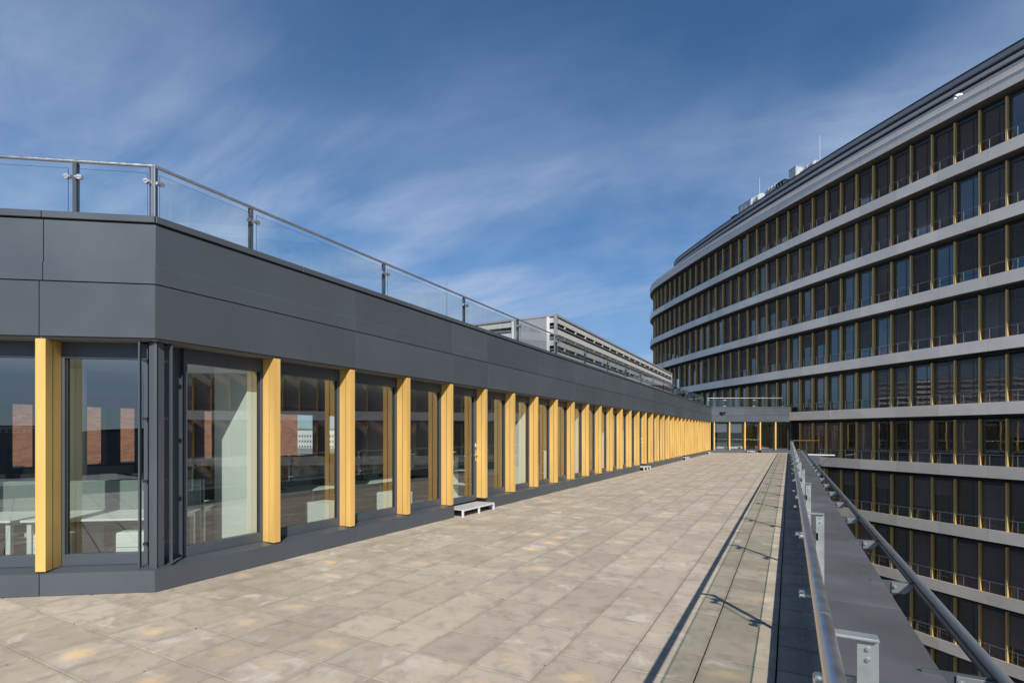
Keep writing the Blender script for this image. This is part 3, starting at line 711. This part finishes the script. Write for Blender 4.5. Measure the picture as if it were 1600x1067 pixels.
# inner glass balustrade
tb = empty('terrace_balustrade', (0.098, 1.95, 0), label="glass balustrade with round steel handrail beside the camera, right edge of the terrace", cat="railing")
POSTS = [1.95 + 2.82 * k for k in range(-3, 18)]
Y0 = 1.95
for i, yp in enumerate(POSTS):
    y = yp - Y0
    b = MB(); b.box((.089, y - .008, ZC), (.147, y + .008, 1.105), 'zinc'); po = b.build('post', tb, 0.0015)
    b = MB(); b.box((.05, y - .05, ZC), (.19, y + .05, ZC + .012), 'zinc'); b.build('base_plate', po, .001)
    b = MB(); b.box((-.005, y - .027, 1.106), (.147, y + .027, 1.117), 'zinc'); b.build('arm', po, .003)
    b = MB()
    for dz in (1.078, 1.045):
        b = MB(); b.tube([(.118, y - .014, dz), (.118, y - .007, dz)], .0065, 'steel', 8); b.build('bolt', po, smooth=True)
    for z in (.93, .46):
        b = MB(); b.box((.012, y + .035, z - .03), (.11, y + .050, z + .035), 'zinc'); b.box((.09, y - .008, z - .03), (.105, y + .05, z + .03), 'zinc')
        for dy in (-.055, .055):
            b.tube([(-.022, y + dy, z), (.03, y + dy, z)], .022, 'steel', 14); b.tube([(-.028, y + dy, z), (-.022, y + dy, z)], [.014, .02], 'steel', 14)
        b.box((.010, y - .06, z - .02), (.022, y + .06, z + .02), 'steel')
        b.build('glass_clamp', po, smooth=True)
for a, c in zip(POSTS[:-1], POSTS[1:]):
    b = MB(); b.box((-.007, a - Y0 + .012, .395), (.007, c - Y0 - .012, 1.05), 'glass_clear'); edge_glass(b); b.build('glass_pane', tb)
for a, c in zip(POSTS[:-1], POSTS[1:]):
    b = MB(); b.tube([(0, a - Y0 + .0015, 1.147), (0, c - Y0 - .0015, 1.147)], .0245, 'steel', 24)
    b.tube([(0, c - Y0 - .02, 1.147), (0, c - Y0 + .02, 1.147)], .0238, 'zinc', 20)
    b.build('handrail', tb, smooth=True)

# outer maintenance rail with brackets
orr = empty('outer_rail', (1.06, 3.9, 0.37), label="outer tubular rail held on bolted bracket plates beyond the parapet cap", cat="railing")
b = MB(); ya, yb = -11.0, 45.8
b.tube([(0, ya, 0), (0, yb, 0)], .031, 'rail_grey', 20); b.box((-.034, ya, -.055), (.012, yb, -.028), 'rail_grey'); b.box((-.034, ya, -.075), (-.026, yb, -.0545), 'anth_dark'); b.build('rail_tube', orr, smooth=True)
k = -5
while 2.16 * k < yb - .3:
    y = 2.16 * k
    poly = [(-.36, -.150), (-.10, -.150), (.0, -.045), (.0, -.02), (-.36, -.045 + .02)]
    b = MB(); P0 = [(x, y - .006, z) for x, z in poly]; P1 = [(x, y + .006, z) for x, z in poly]; n = len(poly); kk = b.mi('anthracite')
    b.v += P0 + P1; b.f += [tuple(range(n)), tuple(reversed(range(n, 2 * n)))] + [(i, (i + 1) % n, n + (i + 1) % n, n + i) for i in range(n)]; b.m += [kk] * (n + 2)
    br = b.build('bracket', orr)
    b = MB(); poly = [(-.20, -.135), (-.095, -.135), (-.02, -.055), (-.02, -.035), (-.20, -.035)]
    P0 = [(x, y - .018, z) for x, z in poly]; P1 = [(x, y - .0065, z) for x, z in poly]; kk = b.mi('rail_grey')
    b.v += P0 + P1; b.f += [tuple(range(n)), tuple(reversed(range(n, 2 * n)))] + [(i, (i + 1) % n, n + (i + 1) % n, n + i) for i in range(n)]; b.m += [kk] * (n + 2)
    b.build('cover_plate', br, .002)
    for x in (-.175, -.085):
        b = MB(); b.tube([(x, y - .019, -.075), (x, y - .022, -.075)], .019, 'zinc', 12); b.tube([(x, y - .022, -.075), (x, y - .036, -.075)], .0125, 'zinc', 6); b.build('bolt', br, smooth=False)
    k += 1

# ------------------------------------------------------------------ the curved office tower
TC = Vector((162.2, 198.6)); TR = 218.1; THE = R(215.0); RS = 12.0
TC2 = TC + (TR - RS) * Vector((math.cos(THE), math.sin(THE)))
FIN_IN = 0.55; SP = 1.3965
TH0 = R(222.888)                                     # angle of the reference fin (tuned below)
def tpos(s, inset):
    """s = arc length on the fin line from the reference fin, positive to the left; returns x, y, outward angle"""
    sE = (TH0 - THE) * (TR - FIN_IN)
    if s <= sE:
        th = TH0 - s / (TR - FIN_IN); r = TR - inset; c = TC
    else:
        th = THE - (s - sE) / (RS - FIN_IN); r = RS - inset; c = TC2
    return c.x + r * math.cos(th), c.y + r * math.sin(th), th
tower = empty('office_tower', (0, 52, -20), label="tall curved office building with grey bands and gold fins across the courtyard", cat="building")
TB = Vector(tower.location)
def tpart(o): o.parent = tower; o.location = Vector(o.location) - TB; return o
ZK = lambda k: 3.65 + 3.88 * (k - 1)
RIGHT = -13; LEFT = 31
def srange(k):
    if k >= 1: return RIGHT, LEFT
    if k == 0: return RIGHT, 5
    return RIGHT, 3
# reference index 0 is the fin near x=1292 in the photograph; positive goes left
fin_me = MB(); fin_me.box((-.08, -.046, 0), (.13, .046, 3.14 + .04), 'gold_tower'); fin_mesh = fin_me.mesh('facade_fin', 0.004)
WW = SP - .10
fr = MB()
for a, c in (((-.05, -WW / 2, 0), (0, WW / 2, .10)), ((-.05, -WW / 2, 3.02), (0, WW / 2, 3.16)), ((-.05, -WW / 2, .101), (0, -WW / 2 + .05, 3.019)), ((-.05, WW / 2 - .05, .101), (0, WW / 2, 3.019)), ((-.045, -.02 + .22, .101), (0, .02 + .22, 3.019))):
    fr.box(a, c, 'anth_dark')
win_mesh = fr.mesh('window')
pn = MB(); pn.quad([(-.02, -WW / 2 + .04, .09), (-.02, WW / 2 - .04, .09), (-.02, WW / 2 - .04, 3.03), (-.02, -WW / 2 + .04, 3.03)], 'glass_tower'); pane_mesh = pn.mesh('pane')
blind_meshes = []
for frac in (1.0, 0.97, 0.62, 0.30):
    bl = MB(); z = 3.0; zmin = 3.0 - 2.95 * frac
    while z > zmin:
        bl.hexa([(.02, -WW / 2 + .03, z - .03), (.02, WW / 2 - .03, z - .03), (.075, WW / 2 - .03, z - .062), (.075, -WW / 2 + .03, z - .062),
                 (.02, -WW / 2 + .03, z - .026), (.02, WW / 2 - .03, z - .026), (.075, WW / 2 - .03, z - .058), (.075, -WW / 2 + .03, z - .058)], 'blind'); z -= .072
    bl.box((.02, -WW / 2 + .03, 2.97), (.08, WW / 2 - .03, 3.04), 'anth_dark')
    for yy_ in (-WW * .28, WW * .28): bl.box((.047, yy_ - .003, zmin), (.050, yy_ + .003, 3.0), 'rail_grey')
    blind_meshes.append(bl.mesh('blind'))
solid = MB(); solid.box((-.16, -WW / 2 + .05, .10), (-.15, WW / 2 - .05, 3.0), 'blind'); shade_mesh = solid.mesh('roller_shade')
fascia_cache = {}
def arc_panel(name, key, s0, s1, inset, z0, z1, thick, matn, parent=tower, seg=4, gap=.006):
    b = MB(); kk = b.mi(matn); pts = []
    for i in range(seg + 1):
        s = s0 + gap / 2 + (s1 - s0 - gap) * i / seg
        x, y, _ = tpos(s, inset); x2, y2, _ = tpos(s, inset + thick); pts.append((x, y, x2, y2))
    for (x, y, x2, y2) in pts: b.v += [(x, y, z0), (x, y, z1), (x2, y2, z1), (x2, y2, z0)]
    for i in range(seg):
        a = 4 * i; c = a + 4
        for j in range(4): b.f.append((a + j, a + (j + 1) % 4, c + (j + 1) % 4, c + j)); b.m.append(kk)
    b.f.append((0, 1, 2, 3)); b.m.append(kk); e = 4 * seg; b.f.append((e + 3, e + 2, e + 1, e)); b.m.append(kk)
    return tpart(b.build(name))
def ring(name, s0, s1, in0, in1, z0, z1, matn, step_=1.4):
    n = max(2, int((s1 - s0) / step_)); return arc_panel(name, None, s0, s1, in0, z0, z1, in1 - in0, matn, seg=n, gap=0)
nwin = 0
rnd = random.Random(11)
for k in range(-4, 6):
    i0, i1 = srange(k); zf = ZK(k); zr = zf - .30
    for i in range(i0, i1 + 1):
        x, y, th = tpos(i * SP, FIN_IN); o = inst('facade_fin', fin_mesh, (x, y, zr), th); tpart(o)
        if i == i1: continue
        x, y, th = tpos((i + .5) * SP, FIN_IN + .13); o = inst('window', win_mesh, (x, y, zr), th); tpart(o); nwin += 1
        q = inst('pane', pane_mesh, (0, 0, 0), 0, o)
        u = rnd.random()
        if k >= 4: p_none, p_shade = .10, .35
        elif k >= 2: p_none, p_shade = .28, .12
        elif k >= 1: p_none, p_shade = .45, .05
        else: p_none, p_shade = .40, .0
        if u > p_none: inst('blind', blind_meshes[rnd.choice((0, 0, 0, 1, 1, 2)) if k >= 4 else rnd.choice((0, 0, 1, 2, 3))], (0, 0, 0), 0, o)
        if u > p_none and (rnd.random() < p_shade or k >= 4): inst('roller_shade', shade_mesh, (0, 0, 0), 0, o)
    s0, s1 = i0 * SP, i1 * SP + (SP * .0)
    if k <= 0: s1 = {0: 1.2 * SP}.get(k, 1.2 * SP)
    # fascia panels two bays long
    i = i0
    lim = {1: 4.15 * SP}.get(k, s1 if k < 1 else (LEFT + 0) * SP)
    if k == 0: lim = 1.0 * SP
    if k < 0: lim = 3 * SP
    s = (i0 + .5) * SP
    while s < lim - .05:
        e = min(s + 2 * SP, lim); arc_panel('fascia_panel', None, s, e, 0.0, zf - .74, zf, .05, 'fascia', gap=.012); s = e
    ring('floor_slab', i0 * SP, lim, .055, 4.2, zf - .72, zf - .305, 'soffit')
    # balcony railing: thin rail and posts
    b = MB(); pts = []; s = (i0) * SP
    while s <= lim: x, y, th = tpos(s, .16); pts.append((x, y, zf + .66)); s += SP / 2
    if len(pts) > 1: b.tube(pts, .014, 'rail_grey', 6)
    s = (i0 + .5) * SP
    while s <= lim:
        for ds in (0, .42 * SP):
            x, y, th = tpos(s + ds, .16); b.tube([(x, y, zf - .3), (x, y, zf + .66)], .010, 'rail_grey', 5)
        s += SP
    tpart(b.build('balcony_railing'))
# core wall and floor/ceiling bands
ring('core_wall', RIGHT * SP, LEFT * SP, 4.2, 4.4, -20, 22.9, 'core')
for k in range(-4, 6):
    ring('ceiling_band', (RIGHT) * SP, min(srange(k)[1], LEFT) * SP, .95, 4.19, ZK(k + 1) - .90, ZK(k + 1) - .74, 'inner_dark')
# the part of the building to the right of the picture: seen only mirrored in the office windows
FARR = -44
for k in range(-4, 6):
    zf = ZK(k); ring('fascia_panel', FARR * SP, (RIGHT + .5) * SP, 0.0, .05, zf - .74, zf, 'fascia', 2.8)
    ring('window_wall', FARR * SP, RIGHT * SP - .06, FIN_IN + .16, FIN_IN + .22, zf - .3, zf + 3.14, 'blind', 2.8)
fx = MB()
for k in range(-4, 6):
    for i in range(FARR, RIGHT):
        x, y, th = tpos(i * SP, FIN_IN); c_, s_ = math.cos(th), math.sin(th)
        Fq = lambda a, b_, z, x=x, y=y, c_=c_, s_=s_: (x + a * c_ - b_ * s_, y + a * s_ + b_ * c_, z)
        fx.box((-.16, -.05, ZK(k) - .3), (.13, .05, ZK(k) + 2.88), 'gold_tower', Fq)
tag(tpart(fx.build('facade_fin')), kind='stuff')
ring('parapet_panel', FARR * SP, (RIGHT + .5) * SP, 0.0, .05, ZK(6) - .74, ZK(6) + .30, 'fascia_light', 2.8)
ring('plant_screen', FARR * SP, RIGHT * SP, 3.4, 3.6, ZK(6), 26.8, 'screen_light', 2.8)
ring('floor_slab', FARR * SP, RIGHT * SP, .06, 1.2, ZK(6) - .72, ZK(6) - .4, 'soffit', 2.8)
# top parapet, two overlapping folds
z0, z1 = ZK(6) - .74, ZK(6) + .30
s = (RIGHT + .5) * SP
while s < LEFT * SP - .05:
    e = min(s + 2 * SP, LEFT * SP)
    arc_panel('parapet_panel', None, s, e, 0.0, z0, z1 - .42, .05, 'fascia_light', gap=.02)
    arc_panel('parapet_cap', None, s + SP, min(e + SP, LEFT * SP), -.035, z1 - .41, z1 - .34, .5, 'fascia_light', gap=.02)
    arc_panel('parapet_panel', None, s, e, 0.03, z1 - .335, z1, .05, 'fascia_light', gap=.02)
    s = e
ring('floor_slab', RIGHT * SP, LEFT * SP, .055, 4.2, z0 + .02, z0 + .35, 'soffit')
ring('roof_deck', RIGHT * SP, LEFT * SP, .06, 7.0, z1 - .25, z1 - .12, 'roofing')
# set back plant screen made of stepped bands
SI = 3.4
ring('screen_backing', RIGHT * SP, LEFT * SP, SI + .25, SI + .4, z1 - .12, 26.7, 'screen_dark')
for (a, c, io, mm) in ((26.72, 26.80, .0, 'screen_dark'), (26.38, 26.71, .06, 'screen_light'), (25.80, 26.06, .0, 'screen_light'), (25.16, 25.50, -.05, 'screen_light'), (24.5, 24.8, -.08, 'screen_light'), (23.9, 24.2, -.1, 'screen_light')):
    ring('screen_band', RIGHT * SP, LEFT * SP, SI + io, SI + io + .2, a, c, mm)
ring('screen_roof', RIGHT * SP, LEFT * SP, SI + .3, SI + 3.0, 26.55, 26.68, 'roofing')

# rooftop equipment (positions measured behind the screen)
def at(px, d, z):
    a = (px - 800) / 806 * d; return (a * .8809 - d * .4733, a * .4733 + d * .8809, z)
def duct(px, d, z, ln, r, label):
    p = at(px, d, z); t = empty('ventilation_duct', p, R(132), label=label, cat='duct')
    b = MB(); b.tube([(-ln / 2, 0, 0), (ln * .25, 0, 0), (ln * .42, 0, -.1), (ln / 2, 0, -.45), (ln / 2, 0, -.9)], r, 'galv', 18); b.build('pipe', t, smooth=True)
    for k in range(3):
        b = MB(); x = -ln / 2 + .1 + k * ln * .3; b.tube([(x, 0, 0), (x + .05, 0, 0)], r + .03, 'galv', 18); b.build('joint_ring', t, smooth=True)
def unit(px, d, z, sx, sy, sz, label, m='galv'):
    p = at(px, d, z); t = empty('ventilation_unit', p, R(132), label=label, cat='ventilation unit')
    b = MB(); b.box((-sx / 2, -sy / 2, 0), (sx / 2, sy / 2, sz), m); b.build('casing', t, .02)
    b = MB(); b.box((-sx / 2 - .03, -sy / 2 - .03, sz), (sx / 2 + .03, sy / 2 + .03, sz + .06), m); b.build('lid', t)
    b = MB()
    for k in range(3): b.box((-sx / 2 + .1 + k * sx / 3, sy / 2 + .001, .15), (-sx / 2 + .14 + k * sx / 3, sy / 2 + .03, sz - .1), 'louvre_grey'); b.box((-sx / 2 + .1 + k * sx / 3, -sy / 2 - .03, .15), (-sx / 2 + .14 + k * sx / 3, -sy / 2 - .001, sz - .1), 'louvre_grey')
    b.build('panel_joint', t)
unit(1243, 54.5, 26.7, 1.0, .8, 2.95, "tall silver box unit on the curved roof beside the taller mast")
duct(1262, 53.6, 29.1, 2.4, .42, "round silver duct leaving the tall box unit on the curved roof")
unit(1224, 55.5, 26.7, 1.3, .8, 2.0, "low black box unit left of the tall silver unit", 'black')
duct(1207, 57.0, 28.7, 1.6, .30, "low silver duct stretch midway between the two roof masts")
duct(1183, 59.6, 28.5, 1.8, .60, "fat silver duct bend beside the smaller mast")
unit(1169, 60.6, 26.7, 2.2, 1.0, 2.0, "low silver cabinet unit at the left end of the roof equipment")
unit(1151, 61.6, 26.65, 1.0, .8, .95, "small black box at the far left end of the roof equipment", 'black')
p = at(1281, 52.0, 0); mast(p[0], p[1], 26.6, 31.8, "taller lightning rod on the curved roof above the middle of the facade", .035)
p = at(1187, 59.0, 0); mast(p[0], p[1], 26.6, 31.0, "smaller lightning rod among the silver ducts on the curved roof", .03)
p = at(1491, 34.9, 24.0)
t = empty('vent_elbow', p, R(20), label="shiny bent vent pipe on the roof edge near the right end of the building", cat="vent pipe")
pts = [(0, 0, -.6), (0, 0, .25)] + [(.30 - .30 * math.cos(a), 0, .25 + .30 * math.sin(a)) for a in [R(q) for q in (20, 40, 60, 80)]] + [(.42, 0, .54)]
b = MB(); b.tube(pts, .15, 'galv', 18); b.build('pipe', t, smooth=True)
b = MB(); b.tube([(0, 0, .22), (0, 0, .27)], .165, 'galv', 18); b.build('collar', t, smooth=True)

# ------------------------------------------------------------------ link beside the far end of the terrace
lk = empty('link_balcony', (0.9, 50.0, -.1), label="small grey balcony with bronze rail linking the terrace end to the curved building", cat="balcony")
def lp(b, name, **k): o = b.build(name, lk, **k); o.location = -Vector(lk.location); return o
FL = frame_fn((0.22, 49.75), (.897, .442), (.442, -.897))
b = MB(); b.box((0.0, -3, -.9), (3.0, .35, -.08), 'anthracite', FL); lp(b, 'balcony_slab')
b = MB(); b.box((0.9, .36, -1.1), (3.05, .42, -.25), 'anth_dark', FL); lp(b, 'fascia_panel')
b = MB(); b.box((.02, .15, 0.0), (2.25, .163, 1.08), 'glass_clear', FL); lp(b, 'glass_pane')
b = MB(); b.tube([FL(0, .157, 1.15), FL(2.3, .157, 1.15)], .03, 'brown_tread', 10); lp(b, 'handrail', smooth=True)
for s in (0.02, 1.1, 2.28):
    b = MB(); b.box((s - .02, .165, -.08), (s + .02, .19, 1.13), 'anth_dark', FL); lp(b, 'post')
b = MB(); b.box((2.30, .45, -6.5), (2.42, .60, -1.15), 'gold', FL); lp(b, 'facade_fin', bevel=.003)
b = MB(); b.box((1.0, .2, -6.5), (2.28, .35, -1.12), 'anth_dark', FL); lp(b, 'wall_panel')
p0 = Vector(at(1259, 42.0, .03)); p1 = Vector(at(1304, 42.0, -.03)); mid = (p0 + p1) / 2
b = MB(); b.tube([p0 - mid, p1 - mid], .05, 'white_metal', 14); o = b.build('white_tube', None, smooth=True, loc=mid); tag(o, "white horizontal tube lying at the far end of the parapet", "tube")

# ------------------------------------------------------------------ neighbours seen through and in the glass
b = empty('brick_building', (-22.5, 8, -20), label="red brick building seen through the office windows behind the corner room", cat="building")
q = MB(); q.box((-3, -6.5, 0), (2.5, 8.3, 24.5), 'brick'); q.build('wall', b)
q = MB(); q.box((-3.1, -6.6, 24.5), (2.6, 8.4, 24.8), 'louvre_grey'); q.build('roof_edge', b)
for z in (3, 7, 11, 15, 19):
    for y in (-5, -2, 1, 4):
        q = MB(); q.box((2.501, y - .5, z), (2.53, y + .6, z + 1.8), 'anth_dark'); q.build('window', b)
rc = random.Random(5)
def city(name, x, y, sx, sy, h, m, label):
    t = empty(name, (x, y, -20), rc.uniform(-.3, .3), label=label, cat='building')
    q = MB(); q.box((-sx / 2, -sy / 2, 0), (sx / 2, sy / 2, h), m); q.build('wall', t)
    q = MB(); q.box((-sx / 2 - .3, -sy / 2 - .3, h), (sx / 2 + .3, sy / 2 + .3, h + .6), 'city_grey'); q.build('roof', t)
    q = MB()
    fl = int(h / 3.6)
    for i in range(fl):
        z = 1.2 + 3.6 * i
        for (lo, hi, fixed, axis) in ((-sx / 2, sx / 2, -sy / 2 - .05, 0), (-sx / 2, sx / 2, sy / 2 + .001, 0), (-sy / 2, sy / 2, sx / 2 + .001, 1)):
            u_ = lo + 1.2
            while u_ < hi - 2.4:
                if axis == 0: q.box((u_, fixed, z), (u_ + 1.4, fixed + .049, z + 1.5), 'city_window')
                else: q.box((fixed, u_, z), (fixed + .049, u_ + 1.4, z + 1.5), 'city_window')
                u_ += 2.6
    q.build('window_band', t)
city('city_building', -120, 92, 46, 18, 17.0, 'city_white', "long white low building seen through the glass of the second bay")
city('city_building', -150, 140, 40, 24, 14.0, 'city_orange', "orange brick block seen through the glass of the third bay")
city('city_building', -96, 66, 22, 16, 12.0, 'city_orange', "low orange roofed house seen through the glass left of the white block")
city('city_building', -210, 120, 70, 24, 20.5, 'city_white', "distant pale block rising just above the horizon through the glass")
city('city_building', -70, -150, 60, 26, 17.5, 'city_grey', "grey office block behind the viewer mirrored in the corner window")
city('city_building', 10, -210, 70, 30, 21.5, 'city_grey', "dark block far behind the viewer mirrored left in the windows")
city('city_building', -30, -120, 34, 20, 15.5, 'city_white', "pale low block behind the viewer mirrored in the corner window")
city('city_building', 60, -170, 50, 30, 24.0, 'city_orange', "reddish block far behind the viewer to the right")
city('city_building', -150, -90, 80, 30, 19.5, 'city_grey', "long grey block behind the left end of the wing")
for i_, (x, y, sx, sy, h, m, lab) in enumerate(((-110, -330, 40, 20, 27, 'city_grey', "far grey slab on the skyline mirrored behind the corner post"), (-60, -380, 26, 20, 33, 'city_grey', "far narrow tower on the skyline mirrored in the corner window"),
    (-20, -420, 60, 24, 26, 'city_white', "far pale block on the skyline mirrored in the corner window"), (-170, -300, 50, 24, 25, 'city_orange', "far reddish block on the skyline mirrored in the leftmost pane"),
    (-10, -95, 30, 14, 14, 'city_orange', "nearest reddish low block behind the viewer"), (-300, 260, 90, 30, 24, 'city_white', "far pale slab beyond the orange block through the glass"), (-260, 330, 60, 30, 27, 'city_grey', "far grey slab on the horizon through the second bay"))):
    city('city_building', x, y, sx, sy, h, m, lab)
# distant wooded ridge all round
q = MB(); kk = q.mi('leaf'); n = 180
for i in range(n):
    a = 2 * math.pi * i / n; r = 1250; h = -20 + 30 + 12 * math.sin(a * 5 + 1) + 6 * math.sin(a * 17) + 3 * math.sin(a * 41)
    q.v += [(r * math.cos(a), r * math.sin(a), -20.5), (r * 1.02 * math.cos(a), r * 1.02 * math.sin(a), h), (r * 1.15 * math.cos(a), r * 1.15 * math.sin(a), -20.5)]
for i in range(n):
    j = (i + 1) % n
    q.f.append((3 * i, 3 * j, 3 * j + 1, 3 * i + 1)); q.m.append(kk); q.f.append((3 * i + 1, 3 * j + 1, 3 * j + 2, 3 * i + 2)); q.m.append(kk)
tag(q.build('hills', smooth=True), kind='structure')
